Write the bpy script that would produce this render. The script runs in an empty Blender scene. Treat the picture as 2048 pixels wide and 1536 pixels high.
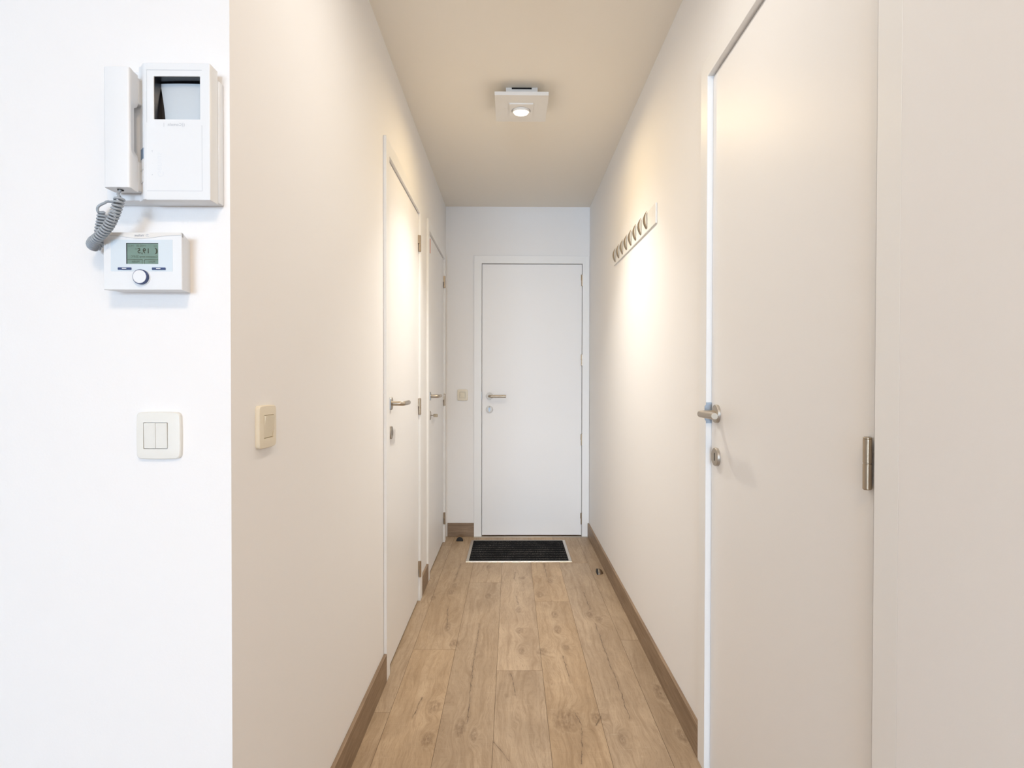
import bpy, bmesh, math, random
from mathutils import Vector, Matrix
random.seed(4)

# ------------------------------------------------------------------ camera, world, light, exposure
SC = bpy.context.scene
COL = SC.collection
H_CAM = 1.17165
FPX = 1130.0
pitch, yaw, roll = -0.01144, -0.0093, 0.00159

def cam_axes():
    c, s = math.cos(yaw), math.sin(yaw)
    Y = Matrix(((c, s, 0), (-s, c, 0), (0, 0, 1)))
    c, s = math.cos(pitch), math.sin(pitch)
    P = Matrix(((1, 0, 0), (0, c, s), (0, -s, c)))
    c, s = math.cos(roll), math.sin(roll)
    R = Matrix(((c, 0, s), (0, 1, 0), (-s, 0, c)))
    return R @ P @ Y
_M = cam_axes()
cd = bpy.data.cameras.new('camera')
cam = bpy.data.objects.new('camera', cd)
COL.objects.link(cam)
cd.sensor_width = 36.0
cd.lens = FPX / 2048 * 36.0
cd.shift_x = -(1033.07 - 1024) / 2048
cd.shift_y = (777.90 - 768) / 2048
cd.clip_start = 0.02
rt, fw, up = Vector(_M[0]), Vector(_M[1]), Vector(_M[2])
m = Matrix((( rt.x, up.x, -fw.x, 0), (rt.y, up.y, -fw.y, 0), (rt.z, up.z, -fw.z, H_CAM), (0, 0, 0, 1)))
cam.matrix_world = m
SC.camera = cam

vs = SC.view_settings
vs.view_transform = 'Standard'
vs.look = 'None'
vs.gamma = 1.0
vs.use_curve_mapping = False
vs.exposure = 0.07

w = bpy.data.worlds.new('sky')
SC.world = w
w.use_nodes = True
w.node_tree.nodes['Background'].inputs[0].default_value = (0.80, 0.90, 1.0, 1)
w.node_tree.nodes['Background'].inputs[1].default_value = 2.0

def light(name, kind, loc, rot, energy, color, **kw):
    d = bpy.data.lights.new(name, kind)
    d.energy = energy
    d.color = color
    for k, v in kw.items():
        setattr(d, k, v)
    o = bpy.data.objects.new(name, d)
    COL.objects.link(o)
    o.location = loc
    o.rotation_euler = rot
    return o
PI = math.pi
# daylight outside the living room window behind the photographer
light('daylight_window', 'AREA', (-1.0, -11.15, 1.45), (PI/2, 0, 0), 700, (0.575, 0.765, 1.0),
      shape='RECTANGLE', size=3.6, size_y=1.95)
# the lit hallway spot: the lamp face, its main beam and the wider cone
light('hallway_spot_face', 'AREA', (0.0435, 2.645, 2.4145), (0, 0, 0), 4.5, (1.0, 0.73, 0.37),
      shape='DISK', size=0.066)
light('hallway_spot_beam', 'AREA', (0.0435, 2.645, 2.4140), (0, 0, 0), 5.0, (1.0, 0.98, 0.92),
      shape='DISK', size=0.066, spread=math.radians(100))
light('hallway_spot_cone', 'SPOT', (0.0435, 2.645, 2.405), (0, 0, 0), 17, (1.0, 0.99, 0.98),
      spot_size=math.radians(128), spot_blend=0.9, shadow_soft_size=0.03)
# unseen ceiling lamp added behind the camera as warm fill light
light('added_living_room_fill', 'AREA', (0.0, -0.6, 2.40), (0, 0, 0), 21, (1.0, 0.77, 0.54),
      shape='DISK', size=0.42)
# dimmer ceiling spot added out of view to brighten the near hallway walls
light('added_spot_fill', 'AREA', (0.0435, 1.33, 2.4145), (0, 0, 0), 4.0, (1.0, 0.94, 0.86),
      shape='DISK', size=0.066)

XL, XR, D, HC = -0.49669, 0.59296, 4.28978, 2.5
YF = 1.00553            # wall facing the camera at the left
YB = -11.0               # far end of the living room, behind the camera
XO = -3.6

# ------------------------------------------------------------------ materials
def srgb(r, g, b):
    f = lambda v: (v/255/12.92) if v/255 <= 0.04045 else ((v/255+0.055)/1.055)**2.4
    return (f(r), f(g), f(b), 1)

def mat(name, col, rough=0.6, metal=0.0, bump=0.0, bscale=200, spec=0.5, aniso=0, coat=0, var=0.0, vscale=3):
    m = bpy.data.materials.new(name)
    m.use_nodes = True
    nt = m.node_tree
    b = nt.nodes['Principled BSDF']
    b.inputs['Base Color'].default_value = col if len(col) == 4 else (*col, 1)
    b.inputs['Roughness'].default_value = rough
    b.inputs['Metallic'].default_value = metal
    b.inputs['Specular IOR Level'].default_value = spec
    if aniso:
        b.inputs['Anisotropic'].default_value = aniso
    if coat:
        b.inputs['Coat Weight'].default_value = coat
    tc = nt.nodes.new('ShaderNodeTexCoord')
    if bump:
        n = nt.nodes.new('ShaderNodeTexNoise')
        n.inputs['Scale'].default_value = bscale
        n.inputs['Detail'].default_value = 4
        nt.links.new(tc.outputs['Object'], n.inputs['Vector'])
        bp = nt.nodes.new('ShaderNodeBump')
        bp.inputs['Strength'].default_value = bump
        bp.inputs['Distance'].default_value = 0.001
        nt.links.new(n.outputs['Fac'], bp.inputs['Height'])
        nt.links.new(bp.outputs['Normal'], b.inputs['Normal'])
    if var:
        n2 = nt.nodes.new('ShaderNodeTexNoise')
        n2.inputs['Scale'].default_value = vscale
        n2.inputs['Detail'].default_value = 3
        nt.links.new(tc.outputs['Object'], n2.inputs['Vector'])
        mx = nt.nodes.new('ShaderNodeMix')
        mx.data_type = 'RGBA'
        c = col if len(col) == 4 else (*col, 1)
        mx.inputs['A'].default_value = (c[0]*(1-var), c[1]*(1-var), c[2]*(1-var), 1)
        mx.inputs['B'].default_value = c
        nt.links.new(n2.outputs['Fac'], mx.inputs['Factor'])
        nt.links.new(mx.outputs['Result'], b.inputs['Base Color'])
    return m

M = {}
M['wall'] = mat('wall_paint', (0.91, 0.897, 0.888), 0.75, bump=0.12, bscale=260, spec=0.3)
M['ceiling'] = mat('ceiling_paint', (0.92, 0.868, 0.785), 0.9, bump=0.1, bscale=220, spec=0.2)
M['door'] = mat('door_lacquer', (0.905, 0.895, 0.888), 0.44, bump=0.03, bscale=500, spec=0.45)
M['frame'] = mat('frame_lacquer', (0.90, 0.895, 0.885), 0.38, bump=0.03, bscale=400, spec=0.45)
M['steel'] = mat('brushed_steel', (0.50, 0.435, 0.355), 0.3, 1.0, bump=0.05, bscale=900, aniso=0.5)
M['steel_dark'] = mat('worn_nickel', (0.27, 0.20, 0.125), 0.35, 1.0)
M['rose'] = mat('satin_rose_steel', (0.47, 0.43, 0.38), 0.52, 1.0)
M['strike'] = mat('zinc_strike', (0.36, 0.41, 0.47), 0.45, 0.8)
M['hinge'] = mat('hinge_nickel', (0.44, 0.36, 0.27), 0.28, 1.0)
M['chrome'] = mat('polished_chrome', (0.75, 0.76, 0.78), 0.12, 1.0)
M['black'] = mat('black_rubber', (0.012, 0.012, 0.012), 0.6)
M['slot'] = mat('dark_slot', (0.01, 0.009, 0.008), 0.8)
M['plastic'] = mat('white_plastic', (0.84, 0.86, 0.88), 0.35, bump=0.02, bscale=900)
M['plastic2'] = mat('white_satin_plastic', (0.80, 0.83, 0.86), 0.4)
M['panel'] = mat('pale_blue_panel_plastic', (0.70, 0.78, 0.84), 0.35)
M['navy'] = mat('navy_plastic', (0.035, 0.06, 0.17), 0.4)
M['bluegrey'] = mat('blue_grey_button', (0.18, 0.28, 0.42), 0.4)
M['print_grey'] = mat('grey_print', (0.26, 0.28, 0.33), 0.6)
M['print_faint'] = mat('faint_grey_print', (0.55, 0.58, 0.62), 0.5)
M['cream'] = mat('cream_switch_plastic', (0.80, 0.72, 0.57), 0.38)
M['ivory'] = mat('ivory_switch_plastic', (0.83, 0.82, 0.77), 0.38)
M['cream2'] = mat('cream_rocker_plastic', (0.78, 0.70, 0.54), 0.34)
M['ivory2'] = mat('ivory_rocker_plastic', (0.81, 0.80, 0.75), 0.34)
M['cord'] = mat('grey_cord_rubber', (0.36, 0.40, 0.44), 0.25)
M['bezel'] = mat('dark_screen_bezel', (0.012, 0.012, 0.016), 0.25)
M['tube'] = mat('grey_tube_glass', (0.62, 0.68, 0.73), 0.14, coat=0.6)
M['lcd'] = mat('lcd_green', (0.22, 0.33, 0.28), 0.25, var=0.22, vscale=60)
M['lcd_ink'] = mat('lcd_ink', (0.05, 0.055, 0.03), 0.5)
M['lcd_ink2'] = mat('lcd_soft_ink', (0.10, 0.13, 0.09), 0.5)
M['orange'] = mat('orange_strip', (0.70, 0.22, 0.08), 0.5)
M['lamp_white'] = mat('lamp_white_metal', (0.82, 0.80, 0.77), 0.45)
M['alu'] = mat('aluminium_trim', (0.62, 0.58, 0.52), 0.35, 0.9, bump=0.05, bscale=600)
M['rail'] = mat('rail_white_lacquer', (0.87, 0.86, 0.83), 0.4)
M['pvc'] = mat('window_frame_white', (0.8, 0.8, 0.8), 0.4)

def emis(name, col, st):
    m = bpy.data.materials.new(name)
    m.use_nodes = True
    b = m.node_tree.nodes['Principled BSDF']
    b.inputs['Base Color'].default_value = (0.9, 0.9, 0.9, 1)
    b.inputs['Emission Color'].default_value = (*col, 1)
    b.inputs['Emission Strength'].default_value = st
    return m
M['glow'] = emis('lit_lamp_glass', (1.0, 0.90, 0.78), 2.2)

# ---- node helper for wood
class N:
    def __init__(s, nt): s.nt = nt
    def n(s, t, **kw):
        x = s.nt.nodes.new(t)
        for k, v in kw.items(): setattr(x, k, v)
        return x
    def set(s, sock, v):
        if isinstance(v, bpy.types.NodeSocket): s.nt.links.new(v, sock)
        else: sock.default_value = v
    def m(s, op, a, b=0.0, c=0.0, clamp=False):
        x = s.n('ShaderNodeMath', operation=op); x.use_clamp = clamp
        s.set(x.inputs[0], a); s.set(x.inputs[1], b)
        if op in ('MULTIPLY_ADD', 'COMPARE', 'SMOOTH_MIN'): s.set(x.inputs[2], c)
        return x.outputs[0]
    def mr(s, v, a, b, c=0.0, d=1.0, smooth=True):
        x = s.n('ShaderNodeMapRange'); x.interpolation_type = 'SMOOTHSTEP' if smooth else 'LINEAR'
        s.set(x.inputs['Value'], v)
        for k, q in (('From Min', a), ('From Max', b), ('To Min', c), ('To Max', d)): s.set(x.inputs[k], q)
        return x.outputs['Result']
    def vec(s, x, y, z=0.0):
        q = s.n('ShaderNodeCombineXYZ'); s.set(q.inputs[0], x); s.set(q.inputs[1], y); s.set(q.inputs[2], z)
        return q.outputs[0]
    def noise(s, v, sc, det=4, rough=0.5, dist=0.0):
        x = s.n('ShaderNodeTexNoise'); s.set(x.inputs['Vector'], v)
        x.inputs['Scale'].default_value = sc; x.inputs['Detail'].default_value = det
        x.inputs['Roughness'].default_value = rough; x.inputs['Distortion'].default_value = dist
        return x.outputs['Fac']
    def mix(s, f, a, b, blend='MIX'):
        x = s.n('ShaderNodeMix', data_type='RGBA', blend_type=blend)
        s.set(x.inputs['Factor'], f); s.set(x.inputs['A'], a); s.set(x.inputs['B'], b)
        return x.outputs['Result']

KNOTS = [(-0.3348, 3.1438), (-0.3038, 2.696), (-0.2531, 2.5246), (-0.2749, 2.0318), (-0.2722, 1.8429), (-0.1724, 1.9067),
         (-0.1222, 1.8656), (0.0398, 2.6559), (0.0463, 2.452), (0.221, 2.6657), (0.2213, 2.839), (0.1355, 2.4469),
         (0.3969, 2.838), (0.4346, 2.7776), (0.2448, 2.4787), (0.5642, 2.1152), (0.1929, 1.947), (0.2999, 1.9609),
         (0.3652, 1.8386), (0.5688, 1.8556), (0.0652, 3.3726), (0.2303, 3.3206), (0.1577, 3.1086), (-0.14, 3.5803),
         (-0.1233, 3.0881), (-0.3259, 3.2494), (-0.4236, 3.0608), (0.0389, 2.899)]
CRACKS = [[(-0.1535, 2.7345), (-0.1535, 2.5096), (-0.157, 2.3311), (-0.1524, 2.0728), (-0.1504, 1.9291)],
          [(-0.3299, 2.9504), (-0.3049, 2.685)], [(-0.0551, 1.8286), (-0.0057, 1.7381)], [(0.0016, 2.2617), (0.0188, 2.1016)],
          [(-0.3302, 2.0905), (-0.3426, 1.9593)], [(0.2229, 2.4059), (0.233, 2.192)],
          [(0.4106, 2.7313), (0.4125, 2.3247), (0.4164, 2.0991), (0.4126, 1.9467)],
          [(0.2295, 1.9892), (0.2425, 1.9082), (0.2174, 1.7205)], [(0.3167, 1.9676), (0.289, 1.9149)],
          [(0.4066, 3.1401), (0.4108, 2.9008)], [(0.0278, 3.48), (0.0179, 3.3642), (0.0295, 3.3216)],
          [(0.2122, 3.6372), (0.2174, 3.3981)], [(0.0276, 3.0873), (0.0397, 2.9618)], [(-0.3236, 3.6455), (-0.3329, 3.3191)]]

def wood_floor():
    m = bpy.data.materials.new('oak_laminate_planks')
    m.use_nodes = True
    nt = m.node_tree; q = N(nt); b = nt.nodes['Principled BSDF']
    tc = q.n('ShaderNodeTexCoord')
    sep = q.n('ShaderNodeSeparateXYZ'); nt.links.new(tc.outputs['Object'], sep.inputs[0])
    X, Y = sep.outputs[0], sep.outputs[1]
    at = q.n('ShaderNodeAttribute'); at.attribute_name = 'plank'
    sp = q.n('ShaderNodeSeparateColor'); nt.links.new(at.outputs['Color'], sp.inputs[0])
    r1, r2, r3 = sp.outputs[0], sp.outputs[1], sp.outputs[2]
    # per plank offset
    ox = q.m('MULTIPLY_ADD', r1, 37.0, X); oy = q.m('MULTIPLY_ADD', r2, 23.0, Y)
    wob = q.noise(q.vec(q.m('MULTIPLY', ox, 5.0), q.m('MULTIPLY', oy, 1.3)), 1.6, 3, 0.55)
    wx = q.m('MULTIPLY_ADD', wob, 0.11, ox)
    # knot influence: bend grain around the knots and darken them
    knot_d = None
    core = None
    for i, (kx, ky) in enumerate(KNOTS):
        random.seed(i*7+1)
        a = random.uniform(0.012, 0.022); bb = a*random.uniform(1.4, 3.0)
        if i in (16,): a, bb = 0.04, 0.055
        dx = q.m('MULTIPLY', q.m('SUBTRACT', X, kx), 1/a)
        dy = q.m('MULTIPLY', q.m('SUBTRACT', Y, ky), 1/bb)
        d = q.m('SQRT', q.m('MULTIPLY_ADD', dx, dx, q.m('MULTIPLY', dy, dy)))
        knot_d = d if knot_d is None else q.m('MINIMUM', knot_d, d)
    bend = q.mr(knot_d, 0.0, 3.2, 1.0, 0.0)
    wx = q.m('MULTIPLY_ADD', bend, 0.035, wx)
    broad = q.noise(q.vec(q.m('MULTIPLY', wx, 9.0), q.m('MULTIPLY', oy, 0.9)), 1.0, 4, 0.55)
    grain = q.noise(q.vec(q.m('MULTIPLY', wx, 60.0), q.m('MULTIPLY', oy, 3.2)), 1.0, 6, 0.65)
    fine = q.noise(q.vec(q.m('MULTIPLY', wx, 420.0), q.m('MULTIPLY', oy, 26.0)), 1.0, 3, 0.6)
    saw = q.noise(q.vec(q.m('MULTIPLY', ox, 14.0), q.m('MULTIPLY', oy, 170.0)), 1.0, 3, 0.6)
    blot = q.noise(q.vec(q.m('MULTIPLY', ox, 3.4), q.m('MULTIPLY', oy, 1.9)), 1.7, 5, 0.6, 0.6)
    light_c = (0.55, 0.415, 0.285, 1); mid = (0.43, 0.31, 0.20, 1); dark = (0.265, 0.175, 0.102, 1)
    c = q.mix(q.mr(broad, 0.3, 0.7), mid, light_c)
    c = q.mix(q.mr(grain, 0.42, 0.74, 0.0, 0.55), c, dark)
    vein = q.noise(q.vec(q.m('MULTIPLY', wx, 26.0), q.m('MULTIPLY', oy, 1.7)), 1.0, 7, 0.7, 0.5)
    c = q.mix(q.mr(q.m('ABSOLUTE', q.m('SUBTRACT', vein, 0.5)), 0.0, 0.022, 0.30, 0.0), c, dark)
    c = q.mix(q.mr(blot, 0.35, 0.68, 0.28, 0.0), c, (0.22, 0.150, 0.092, 1))
    c = q.mix(q.mr(fine, 0.45, 0.75, 0.0, 0.32), c, (0.18, 0.12, 0.07, 1))
    c = q.mix(q.mr(saw, 0.56, 0.8, 0.0, 0.30), c, (0.60, 0.49, 0.36, 1))
    # knots
    kr = q.m('MULTIPLY_ADD', q.noise(q.vec(q.m('MULTIPLY', X, 60.0), q.m('MULTIPLY', Y, 40.0)), 1.0, 4, 0.6), 1.5, knot_d)
    kmod = q.mr(q.noise(q.vec(q.m('MULTIPLY', X, 95.0), q.m('MULTIPLY', Y, 34.0)), 1.0, 4, 0.65), 0.35, 0.62, 0.25, 1.0)
    c = q.mix(q.m('MULTIPLY', q.mr(kr, 0.9, 2.4, 0.62, 0.0), kmod), c, (0.15, 0.090, 0.050, 1))
    ring = q.m('SINE', q.m('MULTIPLY_ADD', kr, 6.0, q.m('MULTIPLY', grain, 9.0)))
    c = q.mix(q.m('MULTIPLY', q.mr(ring, 0.3, 1.0, 0.0, 0.15), q.mr(kr, 0.8, 3.2, 1.0, 0.0)), c, (0.13, 0.085, 0.05, 1))
    c = q.mix(q.m('MULTIPLY', q.mr(ring, -1.0, -0.5, 0.16, 0.0), q.mr(kr, 1.2, 3.4, 1.0, 0.0)), c, (0.64, 0.52, 0.38, 1))
    # cracks
    cn = q.m('MULTIPLY', q.m('SUBTRACT', q.noise(q.vec(q.m('MULTIPLY', X, 4.0), q.m('MULTIPLY', Y, 22.0)), 1.0, 4, 0.6), 0.5), 0.018)
    cd_ = None
    for cr in CRACKS:
        for (x0, y0), (x1, y1) in zip(cr, cr[1:]):
            sl = (x1-x0)/(y1-y0)
            xc = q.m('MULTIPLY_ADD', q.m('SUBTRACT', Y, y0), sl, x0 + 0.0)
            dd = q.m('ABSOLUTE', q.m('SUBTRACT', q.m('ADD', X, cn), xc))
            ym, hh = (y0+y1)/2, abs(y1-y0)/2
            out = q.m('MAXIMUM', q.m('SUBTRACT', q.m('ABSOLUTE', q.m('SUBTRACT', Y, ym)), hh), 0.0)
            dd = q.m('ADD', dd, out)
            cd_ = dd if cd_ is None else q.m('MINIMUM', cd_, dd)
    wdt = q.m('MULTIPLY_ADD', q.noise(q.vec(q.m('MULTIPLY', X, 8.0), q.m('MULTIPLY', Y, 26.0)), 1.0, 4, 0.7), 0.0085, -0.0032)
    crack = q.mr(q.m('SUBTRACT', cd_, wdt), -0.0012, 0.0010, 1.0, 0.0)
    halo = q.mr(cd_, 0.0, 0.016, 0.22, 0.0)
    c = q.mix(halo, c, (0.17, 0.11, 0.065, 1))
    c = q.mix(q.m('MULTIPLY', crack, 0.7), c, (0.075, 0.045, 0.028, 1))
    # per plank tint
    tint = q.n('ShaderNodeHueSaturation'); nt.links.new(c, tint.inputs['Color'])
    q.set(tint.inputs['Value'], q.m('MULTIPLY_ADD', r3, 0.16, 0.93))
    q.set(tint.inputs['Saturation'], q.m('MULTIPLY_ADD', r2, 0.14, 0.96))
    nt.links.new(tint.outputs['Color'], b.inputs['Base Color'])
    q.set(b.inputs['Roughness'], q.m('MULTIPLY_ADD', grain, 0.2, 0.36))
    b.inputs['Specular IOR Level'].default_value = 0.35
    hgt = q.m('ADD', q.m('MULTIPLY', fine, 0.5), q.m('ADD', q.m('MULTIPLY', grain, 0.8), q.m('MULTIPLY', crack, -2.0)))
    bp = q.n('ShaderNodeBump'); bp.inputs['Strength'].default_value = 0.22; bp.inputs['Distance'].default_value = 0.0008
    nt.links.new(hgt, bp.inputs['Height']); nt.links.new(bp.outputs['Normal'], b.inputs['Normal'])
    return m
M['floor'] = wood_floor()
M['groove'] = mat('plank_edge_brown', (0.15, 0.095, 0.055), 0.7)

def wood_skirt(along):
    m = bpy.data.materials.new('oak_skirting_' + along)
    m.use_nodes = True
    nt = m.node_tree; q = N(nt); b = nt.nodes['Principled BSDF']
    tc = q.n('ShaderNodeTexCoord')
    sep = q.n('ShaderNodeSeparateXYZ'); nt.links.new(tc.outputs['Object'], sep.inputs[0])
    A = sep.outputs[1] if along == 'y' else sep.outputs[0]
    Z = sep.outputs[2]
    O = sep.outputs[0] if along == 'y' else sep.outputs[1]
    zz = q.m('ADD', q.m('MULTIPLY', Z, 70.0), q.m('MULTIPLY', O, 70.0))
    g = q.noise(q.vec(zz, q.m('MULTIPLY', A, 4.0)), 1.0, 6, 0.65, 0.4)
    f = q.noise(q.vec(q.m('MULTIPLY', zz, 7.0), q.m('MULTIPLY', A, 30.0)), 1.0, 3, 0.6)
    bl = q.noise(q.vec(q.m('MULTIPLY', Z, 6.0), q.m('MULTIPLY', A, 2.5)), 1.5, 4, 0.6)
    c = q.mix(q.mr(g, 0.3, 0.75), (0.36, 0.255, 0.165, 1), (0.20, 0.130, 0.078, 1))
    c = q.mix(q.mr(f, 0.4, 0.8, 0.0, 0.35), c, (0.14, 0.09, 0.055, 1))
    c = q.mix(q.mr(bl, 0.3, 0.7, 0.3, 0.0), c, (0.17, 0.11, 0.07, 1))
    nt.links.new(c, b.inputs['Base Color'])
    b.inputs['Roughness'].default_value = 0.5
    bp = q.n('ShaderNodeBump'); bp.inputs['Strength'].default_value = 0.2; bp.inputs['Distance'].default_value = 0.0006
    nt.links.new(g, bp.inputs['Height']); nt.links.new(bp.outputs['Normal'], b.inputs['Normal'])
    return m
M['skirt_y'] = wood_skirt('y')
M['skirt_x'] = wood_skirt('x')

def mat_carpet(y_lo=-0.2335, rib_p=0.05213):
    m = bpy.data.materials.new('ribbed_mat_fibre')
    m.use_nodes = True
    nt = m.node_tree; q = N(nt); b = nt.nodes['Principled BSDF']
    tc = q.n('ShaderNodeTexCoord')
    sep = q.n('ShaderNodeSeparateXYZ'); nt.links.new(tc.outputs['Object'], sep.inputs[0])
    X, Y = sep.outputs[0], sep.outputs[1]
    n1 = q.noise(q.vec(q.m('MULTIPLY', X, 150.0), q.m('MULTIPLY', Y, 210.0)), 1.0, 4, 0.7)
    n2 = q.noise(q.vec(q.m('MULTIPLY', X, 9.0), q.m('MULTIPLY', Y, 5.0)), 1.0, 3, 0.5)
    f = q.m('MULTIPLY', q.mr(n1, 0.50, 0.68), q.mr(n2, 0.3, 0.65, 0.30, 1.0))
    rib = q.m('FRACT', q.m('MULTIPLY', q.m('SUBTRACT', Y, y_lo), 1/rib_p))
    top_ = q.m('MULTIPLY', q.mr(rib, 0.22, 0.34), q.mr(rib, 0.78, 0.92, 1.0, 0.0))
    f = q.m('MULTIPLY', f, q.m('MULTIPLY_ADD', top_, 0.95, 0.05))
    c = q.mix(f, (0.006, 0.007, 0.009, 1), (0.30, 0.285, 0.26, 1))
    nt.links.new(c, b.inputs['Base Color'])
    b.inputs['Roughness'].default_value = 0.95
    b.inputs['Specular IOR Level'].default_value = 0.1
    bp = q.n('ShaderNodeBump'); bp.inputs['Strength'].default_value = 0.6; bp.inputs['Distance'].default_value = 0.002
    nt.links.new(n1, bp.inputs['Height']); nt.links.new(bp.outputs['Normal'], b.inputs['Normal'])
    return m
M['carpet'] = mat_carpet()

# ------------------------------------------------------------------ mesh helpers
def box(bm, lo, hi):
    lo, hi = Vector(lo), Vector(hi)
    a = Vector((min(lo.x, hi.x), min(lo.y, hi.y), min(lo.z, hi.z)))
    b = Vector((max(lo.x, hi.x), max(lo.y, hi.y), max(lo.z, hi.z)))
    v = [bm.verts.new((x, y, z)) for z in (a.z, b.z) for y in (a.y, b.y) for x in (a.x, b.x)]
    for f in ((0, 2, 3, 1), (4, 5, 7, 6), (0, 1, 5, 4), (1, 3, 7, 5), (3, 2, 6, 7), (2, 0, 4, 6)):
        bm.faces.new([v[i] for i in f])

def frame_of(d):
    d = Vector(d).normalized()
    a = Vector((0, 0, 1)) if abs(d.z) < 0.9 else Vector((1, 0, 0))
    u = d.cross(a).normalized()
    return u, d.cross(u).normalized(), d

def cyl(bm, p0, p1, r, r1=None, seg=32, sx=1.0):
    """capped cylinder / cone from p0 to p1"""
    r1 = r if r1 is None else r1
    p0, p1 = Vector(p0), Vector(p1)
    u, v, d = frame_of(p1-p0)
    rings = []
    for p, rr in ((p0, r), (p1, r1)):
        rings.append([bm.verts.new(p + (u*math.cos(t)*sx + v*math.sin(t))*rr) for t in [2*PI*i/seg for i in range(seg)]])
    for i in range(seg):
        j = (i+1) % seg
        bm.faces.new((rings[0][i], rings[0][j], rings[1][j], rings[1][i]))
    bm.faces.new(rings[0][::-1]); bm.faces.new(rings[1])

def lathe(bm, p, axis, prof, seg=36):
    """prof: list of (radius, height along axis)"""
    p = Vector(p); u, v, d = frame_of(axis)
    rings = []
    for r, h in prof:
        if r < 1e-6: rings.append([bm.verts.new(p+d*h)])
        else: rings.append([bm.verts.new(p+d*h+(u*math.cos(t)+v*math.sin(t))*r) for t in [2*PI*i/seg for i in range(seg)]])
    for a, b in zip(rings, rings[1:]):
        for i in range(seg):
            j = (i+1) % seg
            if len(a) == 1 and len(b) == 1: continue
            if len(a) == 1: bm.faces.new((a[0], b[j], b[i]))
            elif len(b) == 1: bm.faces.new((a[i], a[j], b[0]))
            else: bm.faces.new((a[i], a[j], b[j], b[i]))
    if len(rings[0]) > 1: bm.faces.new(rings[0][::-1])
    if len(rings[-1]) > 1: bm.faces.new(rings[-1])

def tube(bm, pts, r, seg=12, cap=True):
    pts = [Vector(p) for p in pts]
    n = len(pts)
    t0 = (pts[1]-pts[0]).normalized()
    u, v, _ = frame_of(t0)
    rings = []
    for i, p in enumerate(pts):
        t = (pts[min(i+1, n-1)] - pts[max(i-1, 0)]).normalized()
        u = (u - t*u.dot(t)).normalized(); v = t.cross(u)
        rr = r[i] if isinstance(r, (list, tuple)) else r
        rings.append([bm.verts.new(p+(u*math.cos(a)+v*math.sin(a))*rr) for a in [2*PI*k/seg for k in range(seg)]])
    for a, b in zip(rings, rings[1:]):
        for i in range(seg):
            j = (i+1) % seg
            bm.faces.new((a[i], a[j], b[j], b[i]))
    if cap:
        bm.faces.new(rings[0][::-1]); bm.faces.new(rings[-1])

def prism(bm, poly, fn, w0, w1):
    """poly in (a,b); fn(a,b,w)->xyz"""
    A = [bm.verts.new(fn(a, b, w0)) for a, b in poly]
    B = [bm.verts.new(fn(a, b, w1)) for a, b in poly]
    n = len(poly)
    for i in range(n):
        j = (i+1) % n
        bm.faces.new((A[i], A[j], B[j], B[i]))
    bm.faces.new(A[::-1]); bm.faces.new(B)

def rrect(a0, b0, a1, b1, r, seg=5, bow=0.0):
    """rounded rectangle; bow bulges the four sides outward a little"""
    pts = []
    for cx, cy, t0 in ((a1-r, b1-r, 0), (a0+r, b1-r, PI/2), (a0+r, b0+r, PI), (a1-r, b0+r, 3*PI/2)):
        for k in range(seg+1):
            t = t0 + PI/2*k/seg
            pts.append([cx+r*math.cos(t), cy+r*math.sin(t)])
    if bow:
        out = []
        n = len(pts)
        for i in range(n):
            p, q = pts[i], pts[(i+1) % n]
            out.append(p)
            if (i+1) % (seg+1) == 0:
                for k in (1, 2, 3, 4, 5):
                    out.append([p[0]+(q[0]-p[0])*k/6, p[1]+(q[1]-p[1])*k/6])
        mx, my = (a0+a1)/2, (b0+b1)/2; hx, hy = (a1-a0)/2, (b1-b0)/2
        for p in out:
            u, v = (p[0]-mx)/hx, (p[1]-my)/hy
            p[0] += bow*(1-v*v)*(1 if u > 0 else -1)*min(1, abs(u)**3)
            p[1] += bow*(1-u*u)*(1 if v > 0 else -1)*min(1, abs(v)**3)
        pts = out
    return pts

def text_into(bm, s, place, size, extrude=0.0002, mirror=True, align='CENTER', bold=0.0):
    """place(x,y,d)->xyz, d = towards the viewer"""
    cu = bpy.data.curves.new('t', 'FONT')
    cu.body = s; cu.size = size; cu.align_x = align; cu.align_y = 'CENTER'
    cu.resolution_u = 4; cu.offset = bold
    o = bpy.data.objects.new('t', cu)
    COL.objects.link(o)
    me = bpy.data.meshes.new_from_object(o)
    bpy.data.objects.remove(o); bpy.data.curves.remove(cu)
    vs_ = [(v.co.x, v.co.y) for v in me.vertices]
    fs = [list(p.vertices) for p in me.polygons]
    sg = -1 if mirror else 1
    V = [bm.verts.new(place(x*sg, y, extrude)) for x, y in vs_]
    for f in fs:
        try: bm.faces.new([V[i] for i in f])
        except ValueError: pass
    bpy.data.meshes.remove(me)

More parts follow.
